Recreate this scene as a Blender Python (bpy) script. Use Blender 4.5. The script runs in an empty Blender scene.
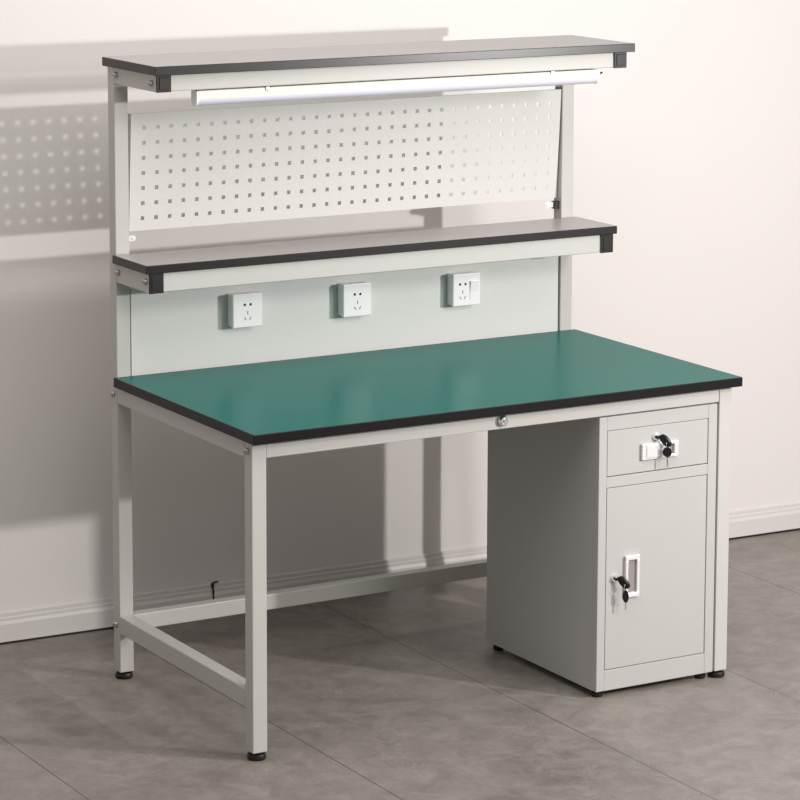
import bpy, bmesh, math
from mathutils import Vector, Matrix
C = bpy.context.scene.collection
PI = math.pi

# ---------------------------------------------------------------- materials
def mat(name, col, rough=0.5, metal=0.0, spec=0.5, mottle=0.0, mscale=8.0, bump=0.0, bscale=400.0, coat=0.0):
    m = bpy.data.materials.new(name); m.use_nodes = True
    n = m.node_tree.nodes; l = m.node_tree.links; b = n['Principled BSDF']
    b.inputs['Base Color'].default_value = (*col, 1); b.inputs['Roughness'].default_value = rough
    b.inputs['Metallic'].default_value = metal; b.inputs['Specular IOR Level'].default_value = spec
    b.inputs['Coat Weight'].default_value = coat
    tc = n.new('ShaderNodeTexCoord')
    if mottle > 0:
        t = n.new('ShaderNodeTexNoise'); t.inputs['Scale'].default_value = mscale; t.inputs['Detail'].default_value = 5
        l.new(tc.outputs['Object'], t.inputs['Vector'])
        mx = n.new('ShaderNodeMix'); mx.data_type = 'RGBA'
        mx.inputs['A'].default_value = (*[c*(1-mottle) for c in col], 1)
        mx.inputs['B'].default_value = (*[min(1, c*(1+mottle)) for c in col], 1)
        l.new(t.outputs['Fac'], mx.inputs['Factor']); l.new(mx.outputs['Result'], b.inputs['Base Color'])
    if bump > 0:
        t = n.new('ShaderNodeTexNoise'); t.inputs['Scale'].default_value = bscale; t.inputs['Detail'].default_value = 2
        l.new(tc.outputs['Object'], t.inputs['Vector'])
        bp = n.new('ShaderNodeBump'); bp.inputs['Strength'].default_value = bump; bp.inputs['Distance'].default_value = 0.001
        l.new(t.outputs['Fac'], bp.inputs['Height']); l.new(bp.outputs['Normal'], b.inputs['Normal'])
    return m

M = dict(
    frame=mat('cream_grey_powder_coat', (.55, .54, .505), .42, mottle=.02, mscale=20, bump=.05),
    panel=mat('light_grey_powder_coat', (.69, .68, .655), .5, mottle=.035, mscale=160, bump=.12, bscale=500),
    cab=mat('light_grey_cabinet_steel', (.50, .49, .475), .45, mottle=.02, mscale=20, bump=.05),
    green=mat('green_antistatic_mat', (.010, .156, .131), .28, spec=.035, mottle=.05, mscale=5, bump=.04, bscale=300),
    grey=mat('grey_laminate', (.44, .41, .40), .34, mottle=.03, mscale=30, bump=.03),
    band=mat('black_edge_banding', (.009, .008, .009), .36, spec=.22),
    shelfband=mat('black_shelf_edge_banding', (.014, .013, .013), .30, spec=.42),
    black=mat('black_plastic', (.010, .010, .010), .4, spec=.35),
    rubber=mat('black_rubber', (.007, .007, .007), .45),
    chrome=mat('chrome', (.95, .95, .95), .27, metal=1),
    steel=mat('zinc_steel', (.55, .55, .54), .3, metal=1),
    hole=mat('socket_hole_black', (.012, .012, .012), .6),
    slot=mat('socket_slot_grey', (.22, .22, .22), .6),
    white=mat('white_plastic', (.95, .93, .925), .3),
    housing=mat('ivory_lamp_housing', (.80, .78, .71), .5),
    tube=mat('milky_lavender_diffuser', (.72, .71, .80), .35),
    clear=mat('pale_plastic_tab', (.78, .77, .75), .3),
    pull=mat('satin_silver', (.86, .85, .85), .32, metal=.3),
    recess=mat('handle_recess_grey', (.30, .27, .27), .35),
    trim=mat('baseboard_paint', (.70, .665, .645), .45, mottle=.03, mscale=6),
    crack=mat('dark_chip', (.03, .025, .02), .8),
)

def wall_mat():
    m = mat('warm_white_wall_paint', (.79, .752, .728), .6, mottle=.012, mscale=2.2)
    return m

def floor_mat():
    m = bpy.data.materials.new('grey_concrete_look_tiles'); m.use_nodes = True
    n = m.node_tree.nodes; l = m.node_tree.links; b = n['Principled BSDF']
    tc = n.new('ShaderNodeTexCoord')
    def noise(scale, detail, rough=.55, dist=0, vec=None):
        t = n.new('ShaderNodeTexNoise'); t.inputs['Scale'].default_value = scale; t.inputs['Detail'].default_value = detail
        t.inputs['Roughness'].default_value = rough; t.inputs['Distortion'].default_value = dist
        l.new(vec or tc.outputs['Object'], t.inputs['Vector']); return t
    def mix(a, bb, f, blend='MIX'):
        x = n.new('ShaderNodeMix'); x.data_type = 'RGBA'; x.blend_type = blend
        for k, v in (('A', a), ('B', bb)):
            if isinstance(v, tuple): x.inputs[k].default_value = (*v, 1)
            else: l.new(v, x.inputs[k])
        if isinstance(f, float): x.inputs['Factor'].default_value = f
        else: l.new(f, x.inputs['Factor'])
        return x.outputs['Result']
    def ramp(src, a, bb):
        r = n.new('ShaderNodeMapRange'); r.inputs['From Min'].default_value = a; r.inputs['From Max'].default_value = bb
        l.new(src, r.inputs['Value']); return r.outputs['Result']
    big = noise(1.7, 6, .6, .4); mid = noise(14, 9, .72, .6); fine = noise(90, 5, .7)
    c = mix((.165, .147, .128), (.350, .318, .283), ramp(big.outputs['Fac'], .38, .62))
    c2 = mix((.150, .134, .116), (.370, .335, .298), ramp(mid.outputs['Fac'], .36, .64))
    c = mix(c, c2, .55)
    # pale curved trowel scratches
    vo = n.new('ShaderNodeTexVoronoi'); vo.feature = 'DISTANCE_TO_EDGE'; vo.inputs['Scale'].default_value = 20
    w = noise(6, 4, .6, 2.0); av = n.new('ShaderNodeVectorMath'); av.operation = 'MULTIPLY_ADD'
    l.new(w.outputs['Color'], av.inputs[0]); av.inputs[1].default_value = (.6, .6, 0); l.new(tc.outputs['Object'], av.inputs[2])
    l.new(av.outputs['Vector'], vo.inputs['Vector'])
    line = ramp(vo.outputs['Distance'], .045, .0)
    msk = ramp(noise(4.5, 3).outputs['Fac'], .45, .68)
    mm = n.new('ShaderNodeMath'); mm.operation = 'MULTIPLY'; l.new(line, mm.inputs[0]); l.new(msk, mm.inputs[1])
    m3 = n.new('ShaderNodeMath'); m3.operation = 'MULTIPLY'; m3.inputs[1].default_value = .8; l.new(mm.outputs[0], m3.inputs[0])
    c = mix(c, (.44, .40, .36), m3.outputs[0])
    f3 = ramp(fine.outputs['Fac'], .2, .8)
    f4 = n.new('ShaderNodeMath'); f4.operation = 'MULTIPLY'; f4.inputs[1].default_value = .40; l.new(f3, f4.inputs[0])
    c = mix(c, (.20, .17, .15), f4.outputs[0])
    # joints between the tiles: every 0.585 m across
    sp = n.new('ShaderNodeSeparateXYZ'); l.new(tc.outputs['Object'], sp.inputs[0])
    def math2(op, a, bb):
        x = n.new('ShaderNodeMath'); x.operation = op
        for i, v in enumerate((a, bb)):
            if v is None: continue
            if isinstance(v, float): x.inputs[i].default_value = v
            else: l.new(v, x.inputs[i])
        return x.outputs[0]
    def joint(axis, off, per, wd):
        a = math2('ADD', sp.outputs[axis], off); a = math2('DIVIDE', a, per)
        fr = math2('FRACT', a, None); d = math2('SUBTRACT', fr, .5); d = math2('ABSOLUTE', d, None); d = math2('MULTIPLY', d, per)
        return ramp(d, wd, wd*.4)
    j = joint('X', -.750 + .2925 + 5.85, .585, .0022)
    c = mix(c, (.070, .058, .050), math2('MULTIPLY', j, .85))
    l.new(c, b.inputs['Base Color'])
    rr = ramp(mid.outputs['Fac'], .2, .8); r2 = math2('MULTIPLY', rr, .12); r3 = math2('ADD', r2, .42); l.new(r3, b.inputs['Roughness'])
    bp = n.new('ShaderNodeBump'); bp.inputs['Strength'].default_value = .12; bp.inputs['Distance'].default_value = .002
    h = math2('SUBTRACT', mid.outputs['Fac'], j); l.new(h, bp.inputs['Height']); l.new(bp.outputs['Normal'], b.inputs['Normal'])
    return m

# ---------------------------------------------------------------- mesh helpers
def box(bm, x0, x1, y0, y1, z0, z1, bev=0.0, seg=2):
    r = bmesh.ops.create_cube(bm, size=1)
    for v in r['verts']:
        v.co = Vector(((x0+x1)/2 + v.co.x*(x1-x0), (y0+y1)/2 + v.co.y*(y1-y0), (z0+z1)/2 + v.co.z*(z1-z0)))
    if bev > 0:
        es = list({e for v in r['verts'] for e in v.link_edges})
        bmesh.ops.bevel(bm, geom=es, offset=bev, segments=seg, profile=.5, affect='EDGES', clamp_overlap=True)

def lathe(bm, prof, c, axis, n=24):
    """profile of (radius, distance along axis) turned round the axis through c"""
    a = Vector(axis).normalized(); u = a.orthogonal().normalized(); w = a.cross(u); c = Vector(c)
    rings = []
    for r, h in prof:
        if r < 1e-6: rings.append([bm.verts.new(c + a*h)])
        else: rings.append([bm.verts.new(c + a*h + (u*math.cos(2*PI*k/n) + w*math.sin(2*PI*k/n))*r) for k in range(n)])
    for i in range(len(rings)-1):
        A, B = rings[i], rings[i+1]
        for k in range(n):
            k2 = (k+1) % n
            if len(A) == 1 and len(B) == 1: continue
            if len(A) == 1: bm.faces.new((A[0], B[k], B[k2]))
            elif len(B) == 1: bm.faces.new((A[k], A[k2], B[0]))
            else: bm.faces.new((A[k], A[k2], B[k2], B[k]))

def tube(bm, pts, r, n=8, closed=False):
    pts = [Vector(p) for p in pts]; rings = []
    m = len(pts)
    for i, p in enumerate(pts):
        t = (pts[(i+1) % m] - pts[i-1]) if closed else (pts[min(i+1, m-1)] - pts[max(i-1, 0)])
        t.normalize(); u = t.cross(Vector((.3, .2, .93))).normalized(); w = t.cross(u)
        rings.append([bm.verts.new(p + (u*math.cos(2*PI*k/n) + w*math.sin(2*PI*k/n))*r) for k in range(n)])
    for i in range(m if closed else m-1):
        A, B = rings[i], rings[(i+1) % m]
        for k in range(n): bm.faces.new((A[k], A[(k+1) % n], B[(k+1) % n], B[k]))
    if not closed: bm.faces.new(rings[0]); bm.faces.new(rings[-1][::-1])

def prism(bm, poly, vec):
    """closed 3-D polygon pushed along vec"""
    a = [bm.verts.new(p) for p in poly]; b = [bm.verts.new(Vector(p) + Vector(vec)) for p in poly]
    bm.faces.new(a); bm.faces.new(b[::-1]); n = len(a)
    for i in range(n): bm.faces.new((a[i], b[i], b[(i+1) % n], a[(i+1) % n]))

def obj(name, bm, m, parent=None, off=(0, 0, 0), smooth=False, extra=()):
    bmesh.ops.recalc_face_normals(bm, faces=bm.faces)
    me = bpy.data.meshes.new(name); bm.to_mesh(me); bm.free()
    if smooth:
        for p in me.polygons: p.use_smooth = True
        me.set_sharp_from_angle(angle=math.radians(40))
    me.materials.append(m)
    for e in extra: me.materials.append(e)
    o = bpy.data.objects.new(name, me); C.objects.link(o)
    if parent: o.parent = parent
    o.location = off
    return o

def centre(o):
    """put the origin of a mesh in the middle of its box, leaving it where it is"""
    vs = [v.co for v in o.data.vertices]
    c = Vector([(min(v[i] for v in vs) + max(v[i] for v in vs))/2 for i in range(3)])
    o.data.transform(Matrix.Translation(-c)); o.location = o.location + c

def thing(name, label, cat, loc, group=None):
    o = bpy.data.objects.new(name, None); C.objects.link(o); o.location = loc; o.empty_display_size = .1
    o['label'] = label; o['category'] = cat
    if group: o['group'] = group
    return o

def part(root, name, m, build, parent=None, smooth=False, label=None):
    """build(bm) draws in world coordinates; the part is parented to root or to a part of it"""
    bm = bmesh.new(); build(bm)
    o = obj(name, bm, m, None, (0, 0, 0), smooth)
    centre(o)
    p = parent or root
    o.parent = p
    base = Vector(root.location) if p is root else Vector(root.location) + Vector(p.location)
    o.location = Vector(o.location) - base
    if label: o['label'] = label
    return o

# ---------------------------------------------------------------- measures (metres)
W, S, YP = 1.3007, .0365, .7027        # width over the legs, tube size, front face of the uprights
H, TT = .75, .0227                      # table top
ZT, ZM = 1.5171, 1.0471                 # tops of the two shelves
PZ = 1.4958                             # uprights end under the upper shelf

bench = thing('workbench', 'cream-grey steel workbench with green top, two raised shelves and perforated back panel', 'workbench', (W/2, .35, 0))
B = lambda n, m, f, **k: part(bench, n, M[m], f, **k)
bx = lambda *a, bev=.0022: (lambda bm: box(bm, *a, bev=bev))

def foot(x, y, z=0, r=.0212, h=.0185):
    return lambda bm: lathe(bm, [(0, z), (r*.9, z), (r, z+.003), (r, z+.010), (r*.93, z+h-.005), (r*.45, z+h-.003), (r*.45, z+h+.004), (0, z+h+.004)], (x, y, 0), (0, 0, 1))

for x in (0, W-S):                      # front legs
    lg = B('leg', 'frame', bx(x, x+S, 0, S, .0180, H-TT))
    B('foot', 'rubber', foot(x+S/2, S/2), parent=lg, smooth=True, label='black round rubber foot')
for x in (0, W-S):                      # rear uprights
    up = B('upright', 'frame', bx(x, x+S, YP, YP+S, .0180, PZ))
    B('foot', 'rubber', foot(x+S/2, YP+S/2), parent=up, smooth=True, label='black round rubber foot')
for x in (0, W-S):                      # side rails, upper and lower
    B('side_rail', 'frame', bx(x, x+S, S, YP, .6865, H-TT))
    B('side_rail', 'frame', bx(x, x+S, S, YP, .116, .1595))
B('front_rail', 'frame', bx(S, W-S, .0015, .034, .688, H-TT))
B('rear_rail', 'frame', bx(S, W-S, YP+.002, YP+S-.002, .119, .158))
B('rear_rail', 'frame', bx(S, W-S, YP+.014, YP+S-.004, .690, .7265))

def slab(name, matname, x0, x1, y0, y1, z, t, e=.0028, bandmat='band'):
    s = B(name, matname, lambda bm: box(bm, x0+e, x1-e, y0+e, y1-e, z-t, z, bev=.0004, seg=1))
    def ring(bm):
        o = [(x0, y0), (x1, y0), (x1, y1), (x0, y1)]; i = [(x0+e, y0+e), (x1-e, y0+e), (x1-e, y1-e), (x0+e, y1-e)]
        vo = [[bm.verts.new((*p, q)) for p in o] for q in (z-t, z)]; vi = [[bm.verts.new((*p, q)) for p in i] for q in (z-t, z)]
        for k in range(4):
            j = (k+1) % 4
            bm.faces.new((vo[0][k], vo[0][j], vo[1][j], vo[1][k])); bm.faces.new((vi[0][k], vi[1][k], vi[1][j], vi[0][j]))
            bm.faces.new((vo[1][k], vo[1][j], vi[1][j], vi[1][k])); bm.faces.new((vo[0][k], vi[0][k], vi[0][j], vo[0][j]))
        es = [e_ for e_ in bm.edges if all(any(v in r for r in vo) for v in e_.verts)]
        bmesh.ops.bevel(bm, geom=es, offset=.0012, segments=2, profile=.5, affect='EDGES')
    B('edge_band', bandmat, ring, parent=s, label='black edge band')
    return s
tp = slab('tabletop', 'green', -.0101, W+.0101, -.0285, YP-.0005, H, TT); tp['label'] = 'green antistatic worktop'
slab('shelf', 'grey', -.0127, W+.0127, .4479, .7372+.004, ZT, .0211, bandmat='shelfband')['label'] = 'upper grey shelf board'
slab('shelf', 'grey', -.0096, W+.0096, .5124, YP-.0005, ZM, .0200, bandmat='shelfband')['label'] = 'lower grey shelf board'

def shelf_carrier(z1, z0, yf, yb):
    for x in (0, W-S):
        a = B('shelf_arm', 'frame', bx(x, x+S, yf+.003, yb, z0, z1))
        def cap(bm):
            box(bm, x-.0006, x+S+.0006, yf, yf+.0029, z0-.0004, z1, bev=.0012)
            box(bm, x+.006, x+S-.006, yf-.0016, yf+.0004, z0+.006, z1-.006, bev=.0010)
        B('end_cap', 'black', cap, parent=a, label='black plastic end cap')
    B('shelf_rail', 'frame', bx(S, W-S, yf+.004, yf+.034, z0+.001, z1))
shelf_carrier(1.4958, 1.4555, .467, YP)
shelf_carrier(1.0268, .9800, .5165, YP)

def bolt(c, axis=(-1, 0, 0), r=.0088):
    def f(bm):
        lathe(bm, [(0, .0), (r*1.05, .0), (r*1.05, .0012), (r*.9, .0014), (r*.88, .0046), (r*.6, .0072), (r*.34, .0078), (r*.34, .0056), (0, .0056)], c, axis, 20)
    B('bolt', 'steel', f, smooth=True)
for y, z in ((.6896, 1.4776), (.495, 1.4745), (.6880, 1.0066), (.5351, 1.0066), (.7235, .7056), (.0199, .7047), (.7228, .1358)):
    bolt((0, y, z))
bolt((W, .6896, 1.4776), (1, 0, 0)); bolt((W, .6880, 1.0066), (1, 0, 0)); bolt((W, .7235, .7056), (1, 0, 0)); bolt((W, .0199, .7047), (1, 0, 0))

def stud(bm):
    lathe(bm, [(0, 0), (.0125, 0), (.0125, .004), (.0115, .010), (.0100, .012), (.0075, .012), (.0060, .0105), (0, .0105)], (.6485, .0015, .7085), (0, -1, 0), 32)
    box(bm, .6475, .6495, -.0115, -.0090, .7040, .7130)
B('grounding_stud', 'chrome', stud, smooth=True, label='round chrome stud on the front rail')

# perforated panel: square holes 33 x 7, hung with its foot a little further back
def peg(bm):
    x0, x1, z0, z1 = .0445, 1.2610, 1.0975, 1.3815
    hx = [.0790 + .03588*k for k in range(33)]; hz = [1.1275 + .0366*k for k in range(7)]; q = .0047
    xs = [x0] + [v for h in hx for v in (h-q, h+q)] + [x1]; zs = [z0] + [v for h in hz for v in (h-q, h+q)] + [z1]
    yy = lambda z: .7035 + (z1-z)/(z1-z0)*.018
    t = .0014
    F = [[bm.verts.new((x, yy(z), z)) for z in zs] for x in xs]; K = [[bm.verts.new((x, yy(z)+t, z)) for z in zs] for x in xs]
    solid = lambda i, k: 0 <= i < len(xs)-1 and 0 <= k < len(zs)-1 and not (i % 2 == 1 and k % 2 == 1)
    for i in range(len(xs)-1):
        for k in range(len(zs)-1):
            if not solid(i, k): continue
            bm.faces.new((F[i][k], F[i+1][k], F[i+1][k+1], F[i][k+1])); bm.faces.new((K[i][k], K[i][k+1], K[i+1][k+1], K[i+1][k]))
            for (di, dk, a, b) in ((-1, 0, (i, k), (i, k+1)), (1, 0, (i+1, k), (i+1, k+1)), (0, -1, (i, k), (i+1, k)), (0, 1, (i, k+1), (i+1, k+1))):
                if not solid(i+di, k+dk):
                    bm.faces.new((F[a[0]][a[1]], F[b[0]][b[1]], K[b[0]][b[1]], K[a[0]][a[1]]))
    # folded side flanges
    for x in (x0, x1-.0012):
        pts = [(x, yy(z0)+t, z0), (x, yy(z0)+.019, z0), (x, yy(z1)+.019, z1), (x, yy(z1)+t, z1)]
        prism(bm, pts, (.0012, 0, 0))
    for z in (z0, z1-.0012):
        box(bm, x0+.0013, x1-.0013, yy(z)+t, yy(z)+.011, z, z+.0012)
B('pegboard', 'panel', peg, label='light grey steel panel of small square holes')

def backp(bm):
    x0, x1, z0, z1, y = .0412, 1.2600, .7275, .9640, .7080
    box(bm, x0, x1, y, y+.0014, z0, z1)
    for x in (x0, x1-.0012): box(bm, x, x+.0012, y+.0014, y+.028, z0, z1)
    for z in (z0, z1-.0012): box(bm, x0+.0013, x1-.0013, y+.0014, y+.028, z, z+.0012)
B('back_panel', 'panel', backp, label='plain light grey panel carrying the sockets')

# small bent fixing tabs under the perforated panel
def tab(x, sgn, q):
    def f(bm):
        e = S if sgn > 0 else 0
        pts = []
        for k in range(13):
            a = PI/2 + PI*k/12
            pts.append((x - sgn*q + math.cos(a)*.007*sgn, .716, 1.0812 + math.sin(a)*.007))
        pts += [(x, .716, 1.0742), (x, .716, 1.0882)]
        prism(bm, pts, (0, .0016, 0))
        box(bm, min(x, x-sgn*.0016), max(x, x-sgn*.0016), .716, .730, 1.0742, 1.0882)
        lathe(bm, [(0, 0), (.0032, 0), (.0032, .002), (0, .0024)], (x - sgn*(q-.001), .716, 1.0812), (0, -1, 0), 12)
    B('fixing_tab', 'clear', f, label='pale fixing tab')
tab(W-S, 1, .036); tab(S, -1, .016)
def latch(bm): box(bm, W-S-.016, W-S, .712, .726, 1.070, 1.090, bev=.001)
B('panel_clip', 'black', latch, label='black clip')
def latch2(bm): box(bm, W-S-.014, W-S, .7065, .716, 1.3825, 1.3865, bev=.0006)
B('panel_clip', 'black', latch2, label='black clip')

# ---------------------------------------------------------------- lamp under the upper shelf
LX0, LX1, LY, LZ = .1060, 1.2250, .4900, 1.4535
lamp = thing('led_batten_lamp', 'long white tube lamp hanging beneath the front edge of the top shelf', 'lamp', ((LX0+LX1)/2, LY, LZ-.03))
def house(bm):
    prof = [(-.013, 0), (.013, 0), (.0145, -.004), (.0145, -.0195), (-.0145, -.0195), (-.0145, -.004)]
    prism(bm, [(LX0+.006, LY+a, LZ+b) for a, b in prof], (LX1-LX0-.012, 0, 0))
part(lamp, 'housing', M['housing'], house)
def diff(bm):
    prof = [(-.0142, -.0196), (.0142, -.0196)] + [(.0142*math.cos(a), -.0205-.0155*math.sin(a)) for a in [PI*k/14 for k in range(15)]]
    prism(bm, [(LX0+.006, LY+a, LZ+b) for a, b in prof], (LX1-LX0-.012, 0, 0))
part(lamp, 'diffuser', M['tube'], diff, smooth=True, label='milky diffuser strip')
for x in (LX0, LX1-.006):
    def capf(bm):
        prof = [(-.0152, -.0008), (.0152, -.0008)] + [(.0152*math.cos(a), -.0208-.0162*math.sin(a)) for a in [PI*k/14 for k in range(15)]]
        prism(bm, [(x, LY+a, LZ+b) for a, b in prof], (.006, 0, 0))
    part(lamp, 'lamp_end_cap', M['white'], capf)
for x in (.290, 1.085):
    part(lamp, 'clip', M['steel'], lambda bm: (box(bm, x-.005, x+.005, LY-.0170, LY-.0150, LZ-.008, LZ+.0018, bev=.0006), lathe(bm, [(0, 0), (.0022, 0), (.0022, .002), (0, .002)], (x, LY-.0170, LZ-.005), (0, -1, 0), 10)))
part(lamp, 'cable_stub', M['black'], lambda bm: tube(bm, [(LX1-.001, LY, LZ-.012), (LX1+.005, LY, LZ-.012), (LX1+.012, LY-.001, LZ-.011), (LX1+.017, LY-.002, LZ-.009)], .0022), smooth=True, label='black cable stub')

# ---------------------------------------------------------------- sockets on the plain panel
PY_ = .7080
def socket_parts(root, dx, switch):
    L = Vector(root.location)
    P = lambda n, m, f, **k: part(root, n, M[m], f, **k)
    def rel(f): return f
    x, y, z = L
    P('back_box', 'white', lambda bm: box(bm, x-.0385, x+.0385, y-.0225, y, z-.0400, z+.0400, bev=.003))
    pl = P('face_plate', 'white', lambda bm: box(bm, x-.0402, x+.0402, y-.0345, y-.0225, z-.0418, z+.0418, bev=.003, seg=3))
    yf = y-.0345
    for s in (-1, 1):
        P('pin_hole', 'hole', lambda bm: lathe(bm, [(0, .0012), (.0034, .0012), (.0034, -.0003), (0, -.0003)], (x+dx+s*.008, yf, z+.0145), (0, 1, 0), 16), parent=pl)
    def slot(cx, cz, ang):
        c, s_ = math.cos(ang), math.sin(ang)
        poly = [(cx + a*c - b*s_, yf-.0003, cz + a*s_ + b*c) for a, b in ((-.0012, -.0042), (.0012, -.0042), (.0012, .0042), (-.0012, .0042))]
        return lambda bm: prism(bm, poly, (0, .0015, 0))
    P('pin_hole', 'slot', slot(x+dx, z-.0055, 0), parent=pl)
    P('pin_hole', 'hole' if False else 'slot', slot(x+dx-.0068, z-.0200, .55), parent=pl)
    P('pin_hole', 'slot', slot(x+dx+.0068, z-.0200, -.55), parent=pl)
    if switch:
        def rk(bm):
            x0, x1, z0, z1 = x+.0095, x+.0330, z-.0270, z+.0210
            pts = [(x0, yf+.001, z0), (x0, yf-.0012, z0), (x0, yf-.0015, z0+.020), (x0, yf-.0058, z1), (x0, yf+.001, z1)]
            prism(bm, pts, (x1-x0, 0, 0))
        P('switch_rocker', 'white', rk, parent=pl, label='white rocker switch')
sk = []
for i, (xc, lab) in enumerate(((.3368, 'white square five-hole wall socket farthest left on the plain back panel'),
                               (.6434, 'white square five-hole wall socket in the middle of the row of three'),
                               (.9613, 'white square socket with a rocker switch beside its holes, rightmost on the panel'))):
    r = thing('power_socket', lab, 'socket', (xc, PY_, .8880), 'power sockets on the back panel')
    if i == 0: socket_parts(r, 0, False); first = r
    elif i == 1:
        for ch in list(first.children):
            c = ch.copy(); C.objects.link(c); c.parent = r
            for g in ch.children:
                d = g.copy(); C.objects.link(d); d.parent = c
    else: socket_parts(r, -.0120, True)

# ---------------------------------------------------------------- cabinet
X0, X1, Y0, Y1, Z0, Z1 = .9180, 1.2590, .0005, .4980, .0185, .6850
cab = thing('pedestal_cabinet', 'light grey steel cabinet with one drawer above a door, beneath the green top', 'cabinet', ((X0+X1)/2, (Y0+Y1)/2, 0))
K = lambda n, m, f, **k: part(cab, n, M[m], f, **k)
DX0, DX1 = .9405, 1.2335
DR = (.5395, .6520); DO = (.0685, .5140)
def body(bm):
    t = .018
    yb = Y0 + t
    # face frame built round the two openings
    box(bm, X0, DX0, Y0, yb, Z0, Z1, bev=.0014); box(bm, DX1, X1, Y0, yb, Z0, Z1, bev=.0014)
    box(bm, DX0, DX1, Y0+.0004, yb, DR[1], Z1, bev=.0008); box(bm, DX0, DX1, Y0+.0004, yb, DO[1], DR[0], bev=.0008); box(bm, DX0, DX1, Y0+.0004, yb, Z0, DO[0], bev=.0008)
    box(bm, X0, X0+.002, yb, Y1, Z0, Z1); box(bm, X1-.002, X1, yb, Y1, Z0, Z1)
    box(bm, X0+.002, X1-.002, Y1-.002, Y1, Z0, Z1); box(bm, X0+.002, X1-.002, yb, Y1-.002, Z1-.002, Z1); box(bm, X0+.002, X1-.002, yb, Y1-.002, Z0, Z0+.002)
K('body', 'cab', body)
g = .0017
dr = K('drawer', 'cab', lambda bm: (box(bm, DX0+g, DX1-g*.8, Y0+.0012, Y0+.016, DR[0]+g*1.3, DR[1]-g*.8, bev=.0010), box(bm, DX0+.012, DX1-.012, Y0+.018, Y1-.03, DR[0]+.008, DR[1]-.02)))
do = K('door', 'cab', lambda bm: box(bm, DX0+g*1.2, DX1-g, Y0+.0012, Y0+.016, DO[0]+g, DO[1]-g, bev=.0010))
YF = Y0 + .0012
def handle(parent, cx, cz, horiz):
    # framed pull: raised chrome rim round a sunk grip
    hw, hh = (.0520, .0195) if horiz else (.0200, .0510)
    def fr(bm):
        rw = .0075; d = .0085
        wx = rw if not horiz else .011; wz = .011 if not horiz else rw
        box(bm, cx-hw, cx+hw, YF-d, YF, cz+hh-wz, cz+hh, bev=.0016); box(bm, cx-hw, cx+hw, YF-d, YF, cz-hh, cz-hh+wz, bev=.0016)
        box(bm, cx-hw, cx-hw+wx, YF-d, YF, cz-hh+wz, cz+hh-wz, bev=.0012); box(bm, cx+hw-wx, cx+hw, YF-d, YF, cz-hh+wz, cz+hh-wz, bev=.0012)
        if horiz:   # the wide grip lip over the left two thirds
            box(bm, cx-hw+.010, cx+hw-.026, YF-.011, YF-.0040, cz-hh+.004, cz+hh-.002, bev=.0025)
    h = K('handle', 'pull', fr, parent=parent, label='bright silver framed pull')
    K_ = K('grip_recess', 'recess', lambda bm: box(bm, cx-hw+.004, cx+hw-.004, YF-.0020, YF+.0005, cz-hh+.004, cz+hh-.004), parent=parent, label='grey sunk grip')
handle(dr, 1.0890, .5905, True)
handle(do, 1.0140, .2920, False)
def lock(parent, cx, cz):
    K('lock', 'chrome', lambda bm: lathe(bm, [(0, 0), (.0095, 0), (.0095, .003), (.0082, .006), (.0060, .0065), (0, .0065)], (cx, YF, cz), (0, -1, 0), 24), parent=parent, smooth=True, label='round chrome lock')
LK = ((1.0800, .6240), (.9660, .2930))
lock(dr, *LK[0]); lock(do, *LK[1])
for x in (X0+.020, X1-.020):
    for y in (Y0+.026, Y1-.026):
        K('foot', 'rubber', foot(x, y, 0, .0135, .016), smooth=True, label='black rubber foot')

# keys: one in the lock, one hanging from it on a ring
def keys(cx, cz, label, tilt, hl, hw, dz):
    L = Vector((cx, YF-.0065, cz))
    r = thing('key_pair', label, 'keys', L, 'keys left in the cabinet locks')
    tilt = -1.25
    ct, st = math.cos(tilt), math.sin(tilt)
    side = Vector((ct, 0, st)); nrm = Vector((-st, 0, ct))      # the key blade lies in the plane of y and 'side'
    def head_poly(c, along, across, ln, wd):
        return [c + along*(ln*(.5+.5*math.cos(a+PI))) + across*(wd*math.sin(a+PI)*(1 if abs(math.cos(a)) < .8 else 1)) for a in [2*PI*k/20 for k in range(20)]]
    out = Vector((.55, -.80, -.38)).normalized()
    def k1(bm):
        prism(bm, [p - nrm*.0018 for p in head_poly(L + out*.007, out, side, .029, .0145)], nrm*.0056)
        box(bm, L.x-.004, L.x+.004, L.y-.009, L.y, L.z-.004, L.z+.004, bev=.001)
    k = part(r, 'key', M['black'], k1, label='black-headed key in the lock')
    part(r, 'key_mark', M['white'], lambda bm: lathe(bm, [(0, 0), (.0028, 0), (.0028, .0006), (0, .0006)], L + out*.011 + nrm*.0040, nrm, 12), parent=k)
    A = L + out*.029
    rc = A + Vector((.0, .003, -.0070))
    part(r, 'key_ring', M['steel'], lambda bm: tube(bm, [rc + Vector((.0075*math.sin(a)*.75, .0075*math.sin(a)*.66, .0075*math.cos(a))) for a in [2*PI*k/24 for k in range(24)]], .0007, 6, True), smooth=True)
    T = rc + Vector((0, -.0005, -.0055 - dz)); dn = Vector((.03, 0, -1)).normalized(); ac = Vector((.85, -.5, 0)).normalized()
    def k2(bm):
        poly = head_poly(T, dn, ac, hl, hw)
        prism(bm, [p + Vector((-.0011, -.0017, 0)) for p in poly], Vector((.0022, .0034, 0)))
    hk = part(r, 'key', M['black'], k2, label='black-headed key hanging down')
    part(r, 'key_blade', M['steel'], lambda bm: (tube(bm, [T + dn*.022, T + dn*.047], .0014, 6), box(bm, T.x+.001-.0018, T.x+.001+.0022, T.y-.0006, T.y+.0006, T.z-.046, T.z-.030)), parent=hk, label='steel blade')
keys(*LK[0], 'two black-headed keys on a ring in the drawer lock above its handle', -.9, .024, .0110, .0)
keys(*LK[1], 'two black-headed keys on a ring in the door lock beside the upright handle', -.9, .030, .0075, .0035)

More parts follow.
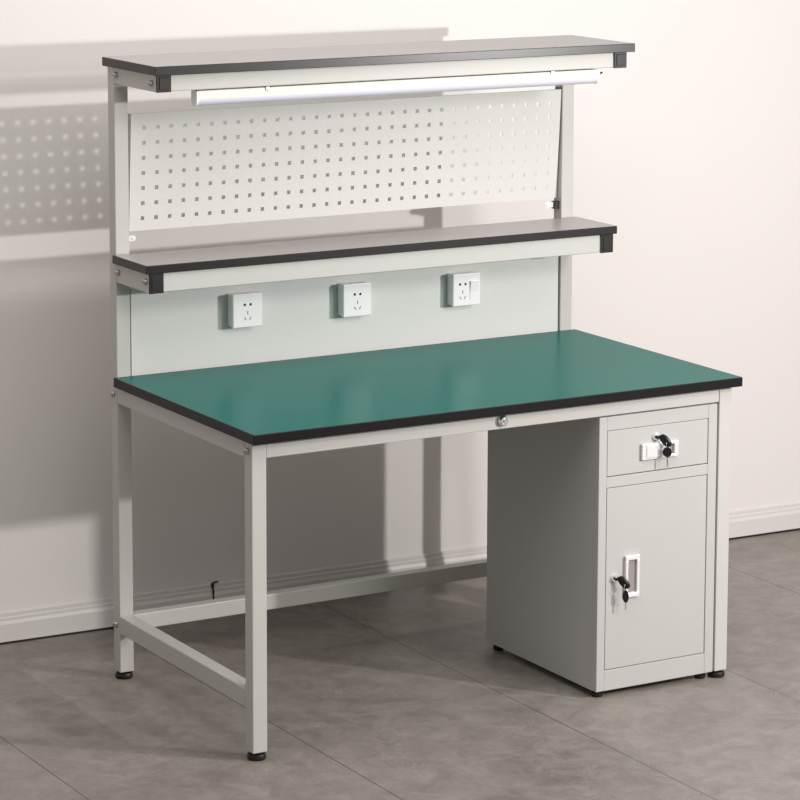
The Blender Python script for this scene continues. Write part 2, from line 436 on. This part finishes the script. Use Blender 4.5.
# ---------------------------------------------------------------- the room
def struct(name, bm, m):
    o = obj(name, bm, m); o['kind'] = 'structure'; return o
bm = bmesh.new(); box(bm, -3.2, 5.2, -6.2, 1.40, -.05, 0)
struct('floor', bm, floor_mat())
RW = Matrix.Translation((0, 1.1340, 0)) @ Matrix.Rotation(-.0235, 4, 'Z')
bm = bmesh.new(); box(bm, -3.2, 5.2, 0, .12, -.0, 2.8)
w = struct('wall_back', bm, wall_mat()); w.matrix_world = RW
def base(bm):
    prof = [(0, .0062), (-.0125, .0062), (-.0125, .0520), (-.0095, .0600), (-.0095, .0665), (-.0062, .0700), (-.0062, .0785), (-.003, .0815), (0, .0815)]
    prism(bm, [(-3.2, a, b) for a, b in prof], (8.4, 0, 0))
bm = bmesh.new(); base(bm)
b_ = struct('baseboard_back', bm, M['trim']); b_.matrix_world = RW
# black strip that paints in the shade of the gap under the baseboard
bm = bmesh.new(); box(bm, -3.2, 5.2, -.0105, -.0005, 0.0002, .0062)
t_ = struct('gap_shade_strip', bm, M['rubber']); t_.matrix_world = RW
# chipped crack in the baseboard
bm = bmesh.new()
import random
random.seed(3)
zz = [.040, .047, .054, .061, .068, .075, .081]; pts = []
xc = .4560
for z in zz: pts.append((xc + random.uniform(-.0016, .0016) - .0022, -.0131, z))
for z in zz[::-1]: pts.append((xc + random.uniform(-.0012, .0012) + .0022, -.0131, z))
prism(bm, pts, (0, .0125, 0))
prism(bm, [(xc-.001, -.0068, .078), (xc+.010, -.0068, .0835), (xc+.018, -.0068, .0830), (xc+.018, -.0068, .0855), (xc+.009, -.0068, .0853), (xc-.001, -.0068, .0815)], (0, .0063, 0))
c_ = struct('trim_2', bm, M['crack']); c_.matrix_world = RW

# ---------------------------------------------------------------- light
def area(name, loc, tgt, size, power, col):
    l = bpy.data.lights.new(name, 'AREA'); l.shape = 'ELLIPSE'; l.size = size; l.size_y = size; l.energy = power; l.color = col
    o = bpy.data.objects.new(name, l); C.objects.link(o); o.location = loc
    o.rotation_euler = (Vector(tgt)-Vector(loc)).to_track_quat('-Z', 'Y').to_euler(); return o
area('key_lamp', (2.60, -2.40, 1.52), (.7, .9, .9), .085, 72, (1, .975, .96))
area('second_lamp', (1.67, -2.40, 2.20), (.6, .9, .9), .60, 24, (1, .975, .96))
area('front_fill', (1.9, -3.8, 2.7), (.8, .6, .3), 2.2, 24, (1, .98, .965))  # unseen fill added to lift the floor and soften the wall shadows
area('overhead_fill', (-.1, -1.1, 3.3), (.3, .6, .8), 2.4, 46, (1, .98, .965))  # unseen fill added for ceiling bounce on the upper wall and shelf tops
wd = bpy.data.worlds.new('studio'); bpy.context.scene.world = wd; wd.use_nodes = True
bg = wd.node_tree.nodes['Background']; bg.inputs['Color'].default_value = (1, .970, .940, 1); bg.inputs['Strength'].default_value = .29

# ---------------------------------------------------------------- camera
cam = bpy.data.cameras.new('camera'); co = bpy.data.objects.new('camera', cam); C.objects.link(co)
ya, pi, ro = .5252, -.1455, .0028
F = Vector((math.sin(ya)*math.cos(pi), math.cos(ya)*math.cos(pi), math.sin(pi)))
R = Vector((math.cos(ya), -math.sin(ya), 0)); U = R.cross(F)
R2 = R*math.cos(ro) + U*math.sin(ro); U2 = -R*math.sin(ro) + U*math.cos(ro)
m = Matrix((R2, U2, -F)).transposed().to_4x4(); m.translation = (-2.9043, -5.6579, 2.1494)
co.matrix_world = m
cam.sensor_width = 36; cam.lens = 2960.9744/800*36; cam.shift_y = (221.3143-400)/800; cam.clip_start = .05
s = bpy.context.scene; s.camera = co
s.view_settings.view_transform = 'Standard'; s.view_settings.look = 'None'; s.view_settings.gamma = 1; s.view_settings.exposure = 0
s.view_settings.use_curve_mapping = False
